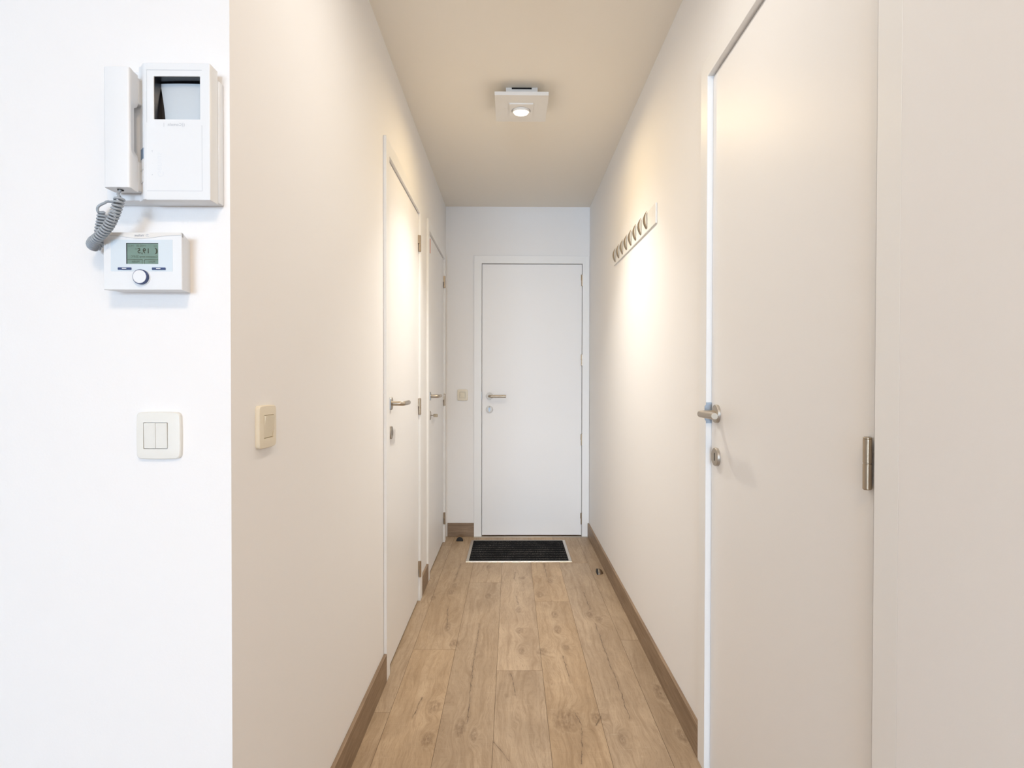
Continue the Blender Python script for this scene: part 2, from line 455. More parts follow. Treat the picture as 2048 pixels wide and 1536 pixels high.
def obj(name, bm, material, parent=None, bevel=0.0, seg=2, smooth=True, origin=None, angle=35):
    bmesh.ops.recalc_face_normals(bm, faces=bm.faces)
    me = bpy.data.meshes.new(name)
    org = Vector(origin) if origin is not None else (WORLD[parent] if parent is not None else None)
    if org is None:
        xs = [v.co for v in bm.verts]
        org = Vector(((min(c.x for c in xs)+max(c.x for c in xs))/2, (min(c.y for c in xs)+max(c.y for c in xs))/2, min(c.z for c in xs)))
        if name.startswith(('wall', 'floor', 'ceiling', 'baseboard')): org = Vector((0, 0, 0))
    bmesh.ops.translate(bm, verts=bm.verts, vec=-org)
    bm.to_mesh(me); bm.free()
    mats = material if isinstance(material, (list, tuple)) else [material]
    for x in mats: me.materials.append(x)
    if smooth:
        for p in me.polygons: p.use_smooth = True
        me.set_sharp_from_angle(angle=math.radians(angle))
    o = bpy.data.objects.new(name, me)
    COL.objects.link(o)
    WORLD[o] = org
    if parent is not None:
        o.parent = parent
        o.location = org - WORLD[parent]
    else:
        o.location = org
    if bevel:
        b = o.modifiers.new('bevel', 'BEVEL'); b.width = bevel; b.segments = seg
        b.limit_method = 'ANGLE'; b.angle_limit = math.radians(40)
        b.harden_normals = False
    return o
WORLD = {}

def thing(name, loc, label, cat, group=None):
    o = bpy.data.objects.new(name, None); COL.objects.link(o)
    o.location = loc; WORLD[o] = Vector(loc)
    o.empty_display_size = 0.05
    o['label'] = label; o['category'] = cat
    if group: o['group'] = group
    return o

def nb(): return bmesh.new()
def struct(o, label, cat):
    o['kind'] = 'structure'; o['label'] = label; o['category'] = cat
    return o

# ------------------------------------------------------------------ room shell
bm = nb()
PW = 0.1855; X0 = -0.4285
joints = {-1: 1.996, 0: 2.468, 1: 3.297, 2: 2.285, 3: 3.008, 4: 1.60, 5: 2.554}
layer = bm.loops.layers.color.new('plank')
random.seed(11)
for i in range(-17, 6):
    xa, xb = X0 + PW*i, X0 + PW*(i+1)
    xa, xb = max(xa, XO-0.1), min(xb, XR+0.12)
    if xb <= xa: continue
    j = joints.get(i, random.uniform(1.5, 2.7))
    ys = [YB-0.1] + [y for y in [j+2.05*k for k in range(-8, 3)] if YB < y < D+0.1] + [D+0.12]
    for ya, yb in zip(ys, ys[1:]):
        c = (random.random(), random.random(), random.random(), 1)
        g, dz = 0.0006, 0.0012
        outer = [(xa, ya), (xb, ya), (xb, yb), (xa, yb)]
        inn = [(xa+g, ya+g), (xb-g, ya+g), (xb-g, yb-g), (xa+g, yb-g)]
        A = [bm.verts.new((x, y, -dz)) for x, y in outer]
        B = [bm.verts.new((x, y, 0)) for x, y in inn]
        fs = [bm.faces.new(B)]
        for k in range(4):
            fs.append(bm.faces.new((A[k], A[(k+1) % 4], B[(k+1) % 4], B[k]))); fs[-1].material_index = 1
        for f in fs:
            for l in f.loops: l[layer] = c
# underside so the floor has thickness
box(bm, (XO-0.1, YB-0.1, -0.06), (XR+0.12, D+0.12, -0.0013))
floor = obj('floor', bm, [M['floor'], M['groove']], smooth=False)
struct(floor, 'light brown oak laminate plank floor with knots and cracks', 'floor')

bm = nb(); box(bm, (XO-0.1, YB-0.1, HC), (XR+0.12, D+0.12, HC+0.1))
struct(obj('ceiling', bm, M['ceiling'], smooth=False), 'plain beige-white hallway ceiling carrying the square spot lamp', 'ceiling')

def wall_with_openings(name, fn, u0, u1, w0, w1, openings, label, extra=None):
    """openings: (ua, ub, ztop); fn(u,w,z)"""
    bm = nb()
    def B(ua, ub, za, zb):
        if ub-ua > 1e-5 and zb-za > 1e-5: box(bm, fn(ua, w0, za), fn(ub, w1, zb))
    u = u0
    for a, b, zt in sorted(openings):
        B(u, a, 0, HC); B(a, b, zt, HC); u = b
    B(u, u1, 0, HC)
    for a, b, zt in openings: B2 = box(bm, fn(a-0.02, w0-0.03, 0), fn(b+0.02, w0, zt+0.02))  # unseen backing added behind each doorway to keep light out of the gaps
    if extra: extra(bm)
    bmesh.ops.remove_doubles(bm, verts=bm.verts, dist=1e-6)
    return struct(obj(name, bm, M['wall'], smooth=False), label, 'wall')

fL = lambda u, w_, z: (XL+w_, u, z)
fR = lambda u, w_, z: (XR-w_, u, z)
fF = lambda u, w_, z: (u, D-w_, z)

DOORS = {
  # fn, leaf u0,u1, leaf face w, top z, handle side ('lo'/'hi'), architrave edges (outer) lo/hi, gap lo/hi
  'L1': dict(fn=fL, a=2.262, b=3.019, w=0.0, zt=2.066, hs='lo'),
  'L2': dict(fn=fL, a=3.372, b=4.129, w=0.0, zt=2.068, hs='lo'),
  'R':  dict(fn=fR, a=0.924, b=1.679, w=-0.005, zt=2.078, hs='hi', gap_lo=0.026),
  'F':  dict(fn=fF, a=-0.2213, b=0.5350, w=0.0, zt=2.067, hs='lo'),
}
AW = 0.058
def op(k):
    d = DOORS[k]; gl = d.get('gap_lo', 0.003)
    return (d['a']-gl-0.03, d['b']+0.003+0.03, d['zt']+0.004+0.03)

# left hall wall: from the outside corner at YF to the far wall; corner returns as the camera-facing wall
wall_with_openings('wall_left', fL, YF, D, -0.10, 0.0, [op('L1'), op('L2')], 'left hallway wall holding two white doors and a cream switch')
bm = nb(); box(bm, (XO, YF, 0), (XL-0.1, YF+0.10, HC))
struct(obj('wall_front', bm, M['wall'], smooth=False), 'cool white wall facing the viewer with intercom and thermostat', 'wall')
wall_with_openings('wall_right', fR, YB, D, -0.10, 0.0, [op('R')], 'right hallway wall with the coat hook rail and a white door',
                   extra=lambda bm: box(bm, fR(YB, -0.05, 0), fR(DOORS['R']['a']-0.026-AW, 0.012, HC)))
wall_with_openings('wall_far', fF, XL-0.1, XR+0.1, -0.12, 0.0, [op('F')], 'end wall of the hallway around the entrance door')
bm = nb(); box(bm, (XO-0.1, YB, 0), (XO, YF+0.1, HC))
struct(obj('wall_side', bm, M['wall'], smooth=False), 'white living room side wall out of view', 'wall')
bm = nb()
wx0, wx1, wz0, wz1 = -2.8, 0.5, 0.45, 2.38
box(bm, (XO-0.1, YB-0.1, 0), (wx0, YB, HC)); box(bm, (wx1, YB-0.1, 0), (XR+0.1, YB, HC))
box(bm, (wx0, YB-0.1, 0), (wx1, YB, wz0)); box(bm, (wx0, YB-0.1, wz1), (wx1, YB, HC))
struct(obj('wall_back', bm, M['wall'], smooth=False), 'living room wall with a wide window behind the viewer', 'wall')
bm = nb()
for xx in (wx0, (wx0+wx1)/2-0.03, wx1-0.06): box(bm, (xx, YB-0.08, wz0), (xx+0.06, YB-0.02, wz1))
box(bm, (wx0, YB-0.08, wz0), (wx1, YB-0.02, wz0+0.06)); box(bm, (wx0, YB-0.08, wz1-0.06), (wx1, YB-0.02, wz1))
struct(obj('window_1', bm, M['pvc'], smooth=False), 'wide white framed window behind the viewer', 'window')
# body for the added, unseen lamp (holds the warm fill light)
t = thing('added_ceiling_lamp', (0.0, -0.6, HC), 'added round white ceiling lamp, unseen behind the viewer, giving warm fill light', 'lamp')
bm = nb(); lathe(bm, (0.0, -0.6, HC), (0, 0, -1), [(0.24, 0), (0.24, 0.05), (0.22, 0.06), (0.22, 0.085), (0.235, 0.085), (0.25, 0.06), (0.25, 0)])
obj('added_lamp_body', bm, M['lamp_white'], t)

# skirtings
SK, SH = 0.012, 0.104
def base(name, lo, hi, material, label):
    bm = nb(); box(bm, lo, hi)
    o = obj(name, bm, material, bevel=0.001)
    struct(o, label, 'skirting board')
base('baseboard_left', (XL, YF, 0), (XL+SK, 2.262-0.003-AW, 0.110), M['skirt_y'], 'oak skirting board under the cream switch on the left wall')
base('baseboard_left_middle', (XL, 3.019+0.003+AW, 0), (XL+SK, 3.372-0.003-AW, 0.105), M['skirt_y'], 'short oak skirting board between the two left doors')
base('baseboard_far', (XL+0.014, D-SK, 0), (-0.2213-0.003-AW, D, 0.103), M['skirt_x'], 'oak skirting board left of the entrance door')
base('baseboard_right', (XR-SK, 1.679+0.003+AW+0.0005, 0), (XR, D-0.013, 0.103), M['skirt_y'], 'long oak skirting board below the coat hook rail')
base('baseboard_front', (XO, YF-SK, 0), (XL, YF, 0.103), M['skirt_x'], 'oak skirting board below the wall with the intercom')
# thin threshold strip in front of the entrance door
bm = nb(); box(bm, (-0.2213-0.003-AW, D-0.030, 0.0), (XR-SK-0.001, D-0.0125, 0.004))
struct(obj('trim_1', bm, M['alu'], bevel=0.001), 'thin metal threshold strip below the entrance door', 'threshold')

# ------------------------------------------------------------------ doors
def hinge(parent, d, z, u, w_, r=0.0070, L=0.087, up_leaf=True):
    fn = d['fn']
    bm = nb()
    zt, zb = z+L/2, z-L/2
    lathe(bm, fn(u, w_, 0), (0, 0, 1), [(r*0.8, zb), (r, zb+0.0015), (r, z-0.0012), (r*0.86, z-0.0008), (r*0.86, z+0.0008), (r, z+0.0012), (r, zt-0.0015-0.002), (r*0.9, zt-0.0030), (r, zt-0.0025), (r, zt-0.001), (r*0.8, zt)], 24)
    sg = 1 if d['hs'] == 'lo' else -1      # hinge is at b when handle at lo
    # flaps: upper knuckle to leaf, lower knuckle to frame
    if sg == 1:
        box(bm, fn(u-sg*0.010, w_-0.001, z), fn(u, d['w']-0.003, zt-0.001))
        box(bm, fn(u, w_-0.001, zb+0.001), fn(u+sg*0.0035, w_-0.006, z))
    h_ = obj('hinge', bm, M['hinge'], parent)
    if sg == -1:
        bm = nb(); box(bm, fn(u+0.007, w_-0.002, zb+0.0005), fn(u+0.013, d['w']-0.003, zt-0.0005))  # dark strip in place of the shadow gap beside the barrel
        obj('hinge_gap_shade', bm, M['slot'], h_)
    return h_

def handle(parent, d, u, z, lever=0.125, neck=0.052, dirsign=1, r=0.0098):
    fn = d['fn']; w0 = d['w']
    ax = Vector(fn(0, 1, 0))-Vector(fn(0, 0, 0))
    bm = nb(); lathe(bm, fn(u, w0, z), ax, [(0.0265, 0), (0.0265, 0.0070), (0.0255, 0.0085), (0.0, 0.0085)])
    rose = obj('handle_rose', bm, M['rose'], parent)
    bm = nb()
    pts = [fn(u, w0+0.006, z), fn(u, w0+neck*0.72, z)]
    R = 0.016
    for k in range(1, 8):
        t = PI/2*k/7
        pts.append(fn(u+dirsign*R*(1-math.cos(t)), w0+neck*0.72+R*math.sin(t), z))
    pts.append(fn(u+dirsign*lever, w0+neck*0.72+R, z))
    tube(bm, pts, r, 20)
    obj('handle', bm, M['steel'], parent, bevel=0.0012)

def escutcheon(parent, d, u, z, kind='slot'):
    fn = d['fn']; w0 = d['w']
    ax = Vector(fn(0, 1, 0))-Vector(fn(0, 0, 0))
    bm = nb(); lathe(bm, fn(u, w0, z), ax, [(0.0265, 0), (0.0265, 0.0070), (0.0255, 0.0085), (0.0, 0.0085)])
    e = obj('keyhole_plate', bm, M['rose'], parent)
    if kind == 'slot':
        bm = nb()
        prism(bm, rrect(u-0.0032, z-0.012, u+0.0032, z+0.012, 0.003, 3), lambda a, b_, c: fn(a, c, b_), w0+0.0080, w0+0.0087)
        obj('keyhole', bm, M['slot'], e)
    elif kind == 'cylinder':
        bm = nb()
        ax2 = ax
        lathe(bm, fn(u, w0, z+0.004), ax, [(0.0085, 0.008), (0.0085, 0.0098), (0.0, 0.0098)], 24)
        box(bm, fn(u-0.005, w0+0.008, z-0.018), fn(u+0.005, w0+0.0096, z+0.002))
        obj('lock_cylinder', bm, M['strike'], e)
        bm = nb(); box(bm, fn(u-0.001, w0+0.0096, z+0.000), fn(u+0.001, w0+0.0101, z+0.008))
        box(bm, fn(u-0.004, w0+0.0084, z+0.0155), fn(u+0.004, w0+0.0092, z+0.0195))
        obj('keyhole', bm, M['slot'], e)
    elif kind == 'key':
        bm = nb()
        cyl(bm, fn(u, w0+0.0085, z), fn(u, w0+0.028, z), 0.0019, seg=16)
        prism(bm, rrect(u-0.013, z-0.0095, u+0.013, z+0.0095, 0.004, 4), lambda a, b_, c: fn(c, a-u+w0+0.038, b_), u-0.004, u+0.004)
        obj('key', bm, M['steel_dark'], e)

def door(key, name, label, hinges, hz, ez, ekind, arch_cut=None, strike=True):
    d = DOORS[key]; fn = d['fn']; a, b, w0, zt = d['a'], d['b'], d['w'], d['zt']
    gl = d.get('gap_lo', 0.003); gh = 0.003; gt = 0.004
    ia, ib, iz = a-gl, b+gh, zt+gt
    mid = fn((a+b)/2, 0, 0)
    root = bpy.data.objects.new(name, None); COL.objects.link(root)
    root.location = mid; WORLD[root] = Vector(mid)
    root['kind'] = 'structure'; root['label'] = label; root['category'] = 'door'
    # frame: lining + architrave + stop
    bm = nb()
    P = 0.012
    hiw = AW if arch_cut is None else arch_cut
    # architrave profile (outside face), as one mitred ring polygon extruded
    ring_o = [(ia-AW, 0), (ia-AW, iz+AW), (ib+hiw, iz+AW), (ib+hiw, 0)]
    ring_i = [(ia, 0), (ia, iz), (ib, iz), (ib, 0)]
    O0 = [bm.verts.new(fn(u, 0.0, z)) for u, z in ring_o]; O1 = [bm.verts.new(fn(u, P, z)) for u, z in ring_o]
    I1 = [bm.verts.new(fn(u, P, z)) for u, z in ring_i]
    I0 = [bm.verts.new(fn(u, -0.0995, z)) for u, z in ring_i]
    ring_m = [(ia-0.0295, 0), (ia-0.0295, iz+0.0295), (ib+0.0295, iz+0.0295), (ib+0.0295, 0)]
    M0 = [bm.verts.new(fn(u, 0.0, z)) for u, z in ring_m]; M1 = [bm.verts.new(fn(u, -0.0995, z)) for u, z in ring_m]
    for i in range(3):
        for A_, B_ in ((O0, O1), (O1, I1), (I1, I0), (I0, M1), (M1, M0), (M0, O0)):
            bm.faces.new((A_[i], A_[i+1], B_[i+1], B_[i]))
    for i in (0, 3):
        bm.faces.new([L_[i] for L_ in (O0, O1, I1, I0, M1, M0)])
    fr = obj('door_frame', bm, M['frame'], root, bevel=0.0015)
    # stops behind the leaf
    bm = nb(); sw = w0-0.0405
    box(bm, fn(ia, -0.0995, 0), fn(ia+gl+0.012, sw, iz)); box(bm, fn(ib, -0.0995, 0), fn(ib-gh-0.012, sw, iz))
    box(bm, fn(ia+gl+0.012, -0.0995, iz-0.016), fn(ib-gh-0.012, sw, iz))
    obj('door_stop_strip', bm, M['frame'], fr)
    if gl > 0.01:      # filler strip beside the hinge
        bm = nb(); box(bm, fn(ia, -0.045, 0), fn(a-0.003, w0-0.002, iz))
        obj('filler_strip', bm, M['frame'], fr)
    bm = nb(); box(bm, fn(a, w0-0.04, 0.011), fn(b, w0, zt))
    leaf = obj('door_leaf', bm, M['door'], root, bevel=0.0012)
    hs = d['hs']
    uh = a+0.0555 if hs == 'lo' else b-0.0475
    dirs = 1 if hs == 'lo' else -1
    handle(root, d, uh, hz, dirsign=dirs)
    escutcheon(root, d, uh, ez, ekind)
    ux = (b+0.0015) if hs == 'lo' else (a+0.002)
    for z in hinges:
        hinge(root, d, z, ux, {'F': 0.004, 'R': 0.005}.get(key, 0.0085), r=0.0072 if key != 'R' else 0.0068)
    if strike:
        u0 = ib if hs == 'hi' else ia
        sg = -1 if hs == 'hi' else 1
        bm = nb()
        box(bm, fn(u0, P-0.001, hz-0.031), fn(u0+sg*0.0018, w0-0.002, hz+0.031))
        # bent lip over the architrave edge
        prism(bm, [(P-0.001, hz-0.025), (P+0.0035, hz-0.019), (P+0.0035, hz+0.019), (P-0.001, hz+0.025)], lambda w_, z_, u_: fn(u_, w_, z_), u0, u0+sg*0.0018)
        obj('strike_plate', bm, M['strike'], fr)
    return root

d1 = door('L1', 'door_1', 'nearer white flush door on the left wall', (1.910, 1.043, 0.172), 1.085, 0.966, 'slot')
d2 = door('L2', 'door_2', 'farther narrow-looking white door on the left with a key in its lock', (1.902, 1.045, 0.177), 1.088, 0.971, 'key')
bm = nb(); box(bm, fL(3.440, -0.0005, 1.957), fL(3.458, 0.0030, 2.044))
o = obj('edge_strip', bm, M['orange'], d2); o['label'] = 'thin orange strip at the top of the door'
d3 = door('R', 'door_3', 'large white door in the right wall close to the viewer', (1.900, 1.039, 0.175), 1.082, 0.957, 'slot')
d4 = door('F', 'door_4', 'white entrance door at the end of the hallway', (1.946, 1.343, 0.737, 0.136), 1.068, 0.968, 'cylinder', arch_cut=XR-0.5380-0.0015)

# ------------------------------------------------------------------ coat rail
t = thing('coat_rail', (XR, 2.715, 1.82), 'white wall rail with eight small curved metal coat hooks', 'coat rack')
bm = nb()
ya, yb = 2.303, 3.245
tilt = lambda y: (y-ya)/(yb-ya)*0.018
prism(bm, [(ya, 1.8225), (yb, 1.8410), (yb, 1.924), (ya, 1.9055)], lambda a, b_, c: (c, a, b_), XR-0.007, XR)
obj('rail', bm, M['rail'], t, bevel=0.0015)
for i, yc in enumerate((2.452, 2.560, 2.666, 2.770, 2.876, 2.979, 3.082, 3.188)):
    zc = 1.8690 + (yc-ya)/(yb-ya)*0.0185
    bm = nb()
    xf = XR-0.007
    outer, inner = [], []
    n = 16
    for k in range(n+1):
        s = k/n
        z = zc+0.0415-0.075*s
        bul = math.sin(PI*min(1, s*0.96+0.02))**0.8
        outer.append((xf-0.0005-0.0150*bul, z))
        inner.append((xf-0.0005-0.0150*bul+0.0015+0.0065*math.sin(PI*s)**0.9*(0.55+0.6*s), z))
    # foot turning back to the rail
    poly = outer + [(xf+0.0005, zc-0.0335), (xf+0.0005, zc-0.0300)] + inner[::-1][1:]
    prism(bm, poly, lambda a, b_, c: (a, c, b_), yc-0.007, yc+0.007)
    obj('hook', bm, M['steel_dark'], t)

# ------------------------------------------------------------------ ceiling spot
t = thing('ceiling_spotlight', (0.0435, 2.635, HC), 'square white ceiling spotlight, lit, in the middle of the hallway ceiling', 'lamp')
bm = nb(); box(bm, (-0.026, 2.560, 2.456), (0.117, 2.700, HC))
mb = obj('mounting_box', bm, M['lamp_white'], t, bevel=0.001)
bm = nb(); box(bm, (0.000, 2.5588, 2.4925), (0.090, 2.5605, 2.4990)); obj('mounting_slot', bm, M['slot'], mb)
bm = nb(); box(bm, (-0.0755, 2.509, 2.440), (0.1635, 2.763, 2.4560)); pl = obj('square_plate', bm, M['lamp_white'], t, bevel=0.0006)
bm = nb()
cx, cy = 0.0435, 2.645
# raised inner square with a round opening
outer = [(cx-0.0545, cy-0.066), (cx+0.0545, cy-0.066), (cx+0.0545, cy+0.062), (cx-0.0545, cy+0.062)]
seg = 40; rr = 0.0435
def sq(t_):
    c, s = math.cos(t_), math.sin(t_); k = 1/max(abs(c), abs(s)); return (cx+0.0545*c*k, cy-0.002+0.064*s*k)
ti = [bm.verts.new((cx+rr*math.cos(2*PI*i/seg+PI/4), cy+rr*math.sin(2*PI*i/seg+PI/4), 2.4345)) for i in range(seg)]
to = [bm.verts.new((*sq(2*PI*i/seg+PI/4), 2.4345)) for i in range(seg)]
tu = [bm.verts.new((*sq(2*PI*i/seg+PI/4), 2.4405)) for i in range(seg)]
tj = [bm.verts.new((cx+rr*math.cos(2*PI*i/seg+PI/4), cy+rr*math.sin(2*PI*i/seg+PI/4), 2.4405)) for i in range(seg)]
for i in range(seg):
    j = (i+1) % seg
    bm.faces.new((ti[i], ti[j], to[j], to[i])); bm.faces.new((to[i], to[j], tu[j], tu[i]))
    bm.faces.new((tj[i], tj[j], ti[j], ti[i])); bm.faces.new((tu[i], tu[j], tj[j], tj[i]))
obj('inner_plate', bm, M['lamp_white'], t)
bm = nb(); lathe(bm, (cx, cy, 2.4398), (0, 0, -1), [(0.0434, 0), (0.0434, 0.0004), (0.0, 0.0004)], 40); obj('lamp_gap_shade', bm, M['slot'], t)  # black disc paints the shade in the gap around the lamp ring
ax = Vector((0, 0.12, -1)).normalized()
bm = nb(); lathe(bm, (cx, cy, 2.4400), ax, [(0.0412, 0), (0.0412, 0.0095), (0.0395, 0.0110), (0.0355, 0.0105), (0.0350, 0.004)])
obj('lamp_ring', bm, M['lamp_white'], t)
bm = nb(); lathe(bm, (cx, cy, 2.4400), ax, [(0.0348, 0.006), (0.0345, 0.0120), (0.030, 0.0175), (0.020, 0.0212), (0.010, 0.0228), (0.0, 0.0232)])
obj('bulb', bm, M['glow'], t)

# body of the added, unseen fill spot: copy of the thing and its parts
tw = t.copy(); COL.objects.link(tw)
tw.location = t.location + Vector((0, -1.315, 0))
tw['label'] = 'added square ceiling spotlight, unseen above the mouth of the hallway, brightening the near walls'
for ch in [c for c in COL.objects if c.parent == t]:
    c2 = ch.copy(); COL.objects.link(c2); c2.parent = tw
    for g_ in [c for c in COL.objects if c.parent == ch]:
        c3 = g_.copy(); COL.objects.link(c3); c3.parent = c2

# ------------------------------------------------------------------ light switches
def light_switch(name, loc, fn, W, Hh, rock, label, plate, rocker, n=1, tiltx=0.0, bow=0.0012, thick=0.0085, group=None, rr_=0.007, roff=0.0, rz=0.0, g=0.0010):
    """fn(a,b,w): a horizontal, b vertical (0 = centre), w out of wall"""
    t = thing(name, loc, label, 'light switch', group)
    bm = nb()
    # plate with opening: ring of two outlines plus dome edge
    oo = rrect(-W/2, -Hh/2, W/2, Hh/2, rr_, 5, bow)
    n_ = len(oo)
    rw, rh = rock
    def inner(p):
        # project angle onto rectangle opening
        a, b_ = p[0]/(W/2), p[1]/(Hh/2); k = 1/max(abs(a), abs(b_), 1e-6)
        return (a*k*rw/2+roff, b_*k*rh/2+rz)
    back = [bm.verts.new(fn(a, b_, 0)) for a, b_ in oo]
    e1 = [bm.verts.new(fn(a, b_, thick*0.72)) for a, b_ in oo]
    sc = lambda p, s: (p[0]*s, p[1]*s)
    e2 = [bm.verts.new(fn(*sc(p, 0.965), thick*0.95)) for p in oo]
    e3 = [bm.verts.new(fn(*sc(p, 0.90), thick)) for p in oo]
    i1 = [bm.verts.new(fn(*inner(p), thick)) for p in oo]
    i0 = [bm.verts.new(fn(*inner(p), 0.0008)) for p in oo]
    L_ = [back, e1, e2, e3, i1, i0]
    for A_, B_ in zip(L_, L_[1:]):
        for i in range(n_):
            j = (i+1) % n_
            bm.faces.new((A_[i], A_[j], B_[j], B_[i]))
    bm.faces.new(back); bm.faces.new(i0[::-1])
    obj('cover_plate', bm, plate, t)
    for k in range(n):
        a0 = roff-rw/2+g + (rw-2*g)/n*k + (0.00025 if k else 0); a1 = roff-rw/2+g + (rw-2*g)/n*(k+1) - (0.00025 if k < n-1 else 0)
        bm = nb()
        prof = [(-rh/2+g, 0.0008), (-rh/2+g, thick-0.0010+tiltx), (0, thick+0.0004), (rh/2-g, thick+0.0018-tiltx), (rh/2-g, 0.0008)]
        prism(bm, prof, lambda b_, w_, a: fn(a, b_+rz, w_), a0, a1)
        obj('rocker', bm, rocker, t, bevel=0.0004)
    return t
cz = 1.0772
light_switch('light_switch', (-0.6205, YF, cz), lambda a, b, w_: (-0.6205+a, YF-w_, cz+b), 0.0755, 0.0815, (0.0428, 0.0465),
             'white double rocker switch on the wall below the thermostat', M['ivory'], M['ivory2'], n=2, tiltx=0.0008, roff=-0.0042)
light_switch('light_switch', (XL, 1.1395, 1.0825), lambda a, b, w_: (XL+w_, 1.1395+a, 1.0825+b), 0.078, 0.0835, (0.0460, 0.0465),
             'cream single switch on the left wall beside the outside corner', M['cream'], M['cream2'], tiltx=-0.0016, roff=0.0035)
light_switch('light_switch', (-0.3695, D, 1.076), lambda a, b, w_: (-0.3695+a, D-w_, 1.076+b), 0.077, 0.083, (0.044, 0.048),
             'small cream square switch left of the entrance door', M['cream'], M['cream2'], thick=0.010, g=0.0024)

# ------------------------------------------------------------------ doormat with metal frame
t = thing('doormat', (0.0515, 3.925, 0), 'black ribbed doormat set in a thin metal frame before the entrance door', 'doormat')
fx0, fx1, fy0, fy1 = -0.2965, 0.4000, 3.672, 4.180
bw = 0.021
bm = nb()
o_ = [(fx0, fy0), (fx1, fy0), (fx1, fy1), (fx0, fy1)]
i_ = [(fx0+bw, fy0+bw*0.9), (fx1-bw, fy0+bw*0.9), (fx1-bw, fy1-bw*0.9), (fx0+bw, fy1-bw*0.9)]
A_ = [bm.verts.new((x, y, 0.0)) for x, y in o_]
B_ = [bm.verts.new((x+(0.003 if x < 0 else -0.003), y+(0.003 if y < 3.9 else -0.003), 0.0035)) for x, y in o_]
C_ = [bm.verts.new((x, y, 0.0035)) for x, y in i_]
D_ = [bm.verts.new((x, y, 0.0)) for x, y in i_]
for P_, Q_ in ((A_, B_), (B_, C_), (C_, D_), (D_, A_)):
    for i in range(4):
        bm.faces.new((P_[i], P_[(i+1) % 4], Q_[(i+1) % 4], Q_[i]))
obj('mat_frame', bm, M['alu'], t)
bm = nb()
x0, x1, y0, y1 = fx0+bw+0.0005, fx1-bw-0.0005, fy0+bw*0.9+0.0005, fy1-bw*0.9-0.0005
nr = 9; pitch_ = (y1-y0)/nr
pr = [(y0, 0.0)]
for k in range(nr):
    ys = y0+pitch_*k
    pr += [(ys+0.002, 0.0012), (ys+pitch_*0.16, 0.0014), (ys+pitch_*0.24, 0.0062), (ys+pitch_*0.40, 0.0076), (ys+pitch_*0.80, 0.0076), (ys+pitch_*0.93, 0.0062)]
pr.append((y1, 0.0))
prism(bm, pr, lambda a, b_, c: (c, a, b_), x0, x1)
obj('mat_pile', bm, M['carpet'], t)

# ------------------------------------------------------------------ door stops
def door_stop(x, y, facing, label, h=0.030):
    t = thing('door_stop', (x, y, 0), label, 'door stop', 'small metal door stops on the floor')
    R = 0.026
    f = Vector((math.cos(facing), math.sin(facing), 0))
    s_ = Vector((-f.y, f.x, 0))
    # dome cut flat on the facing side
    bm = nb()
    nu, nv = 20, 8
    rows = []
    for j in range(nv+1):
        ph = PI/2*j/nv
        rr2 = R*math.cos(ph) if j < nv else 0
        z = h*math.sin(ph)
        row = []
        for i in range(nu+1):
            th = PI/2 + PI*i/nu
            p = Vector((x, y, 0)) + (f*math.cos(th)*1.25 + s_*math.sin(th))*rr2 + Vector((0, 0, z))
            row.append(bm.verts.new(p))
        rows.append(row)
    for j in range(nv):
        for i in range(nu):
            bm.faces.new((rows[j][i], rows[j][i+1], rows[j+1][i+1], rows[j+1][i]))
    bm.faces.new([rows[j][0] for j in range(nv+1)] + [rows[j][nu] for j in range(nv-1, -1, -1)])
    bm.faces.new(rows[0][::-1])
    bmesh.ops.remove_doubles(bm, verts=bm.verts, dist=1e-5)
    obj('metal_dome', bm, M['steel'], t)
    bm = nb()
    poly = [(R*math.cos(PI*k/16)*0.98, h*0.98*math.sin(PI*k/16)) for k in range(17)]
    prism(bm, poly, lambda a, b_, c: Vector((x, y, 0)) + s_*a + f*c + Vector((0, 0, b_)), 0.0005, 0.0085)
    obj('rubber_pad', bm, M['black'], t, bevel=0.0015)
    return t
door_stop(-0.379, 4.166, -PI/2, 'small half-round black and metal door stop on the floor left of the doormat')
door_stop(0.533, 3.452, PI, 'small half-round metal door stop with rubber pad by the right skirting')

# ------------------------------------------------------------------ video intercom
ic = thing('video_intercom', (-0.60, YF, 1.4785), 'white wall intercom with small screen, side handset and grey coiled cord', 'intercom')
fy = lambda a, b_, c: (a, c, b_)      # polygon in XZ, extrude in Y
def slab(poly, y0, y1, name, mat_, parent=ic, bevel=0.0012, **k):
    bm = nb(); prism(bm, poly, fy, y0, y1); return obj(name, bm, mat_, parent, bevel=bevel, **k)
slab([(-0.689, 1.4815), (-0.5072, 1.4815), (-0.5072, 1.6929), (-0.689, 1.6929)], 0.9895, YF, 'wall_plate', M['plastic'])
# cradle base (left) and main housing with recess for the screen
bm = nb()
prism(bm, rrect(-0.691, 1.4813, -0.606, 1.7000, 0.004, 3), fy, 0.9755, 0.9980)
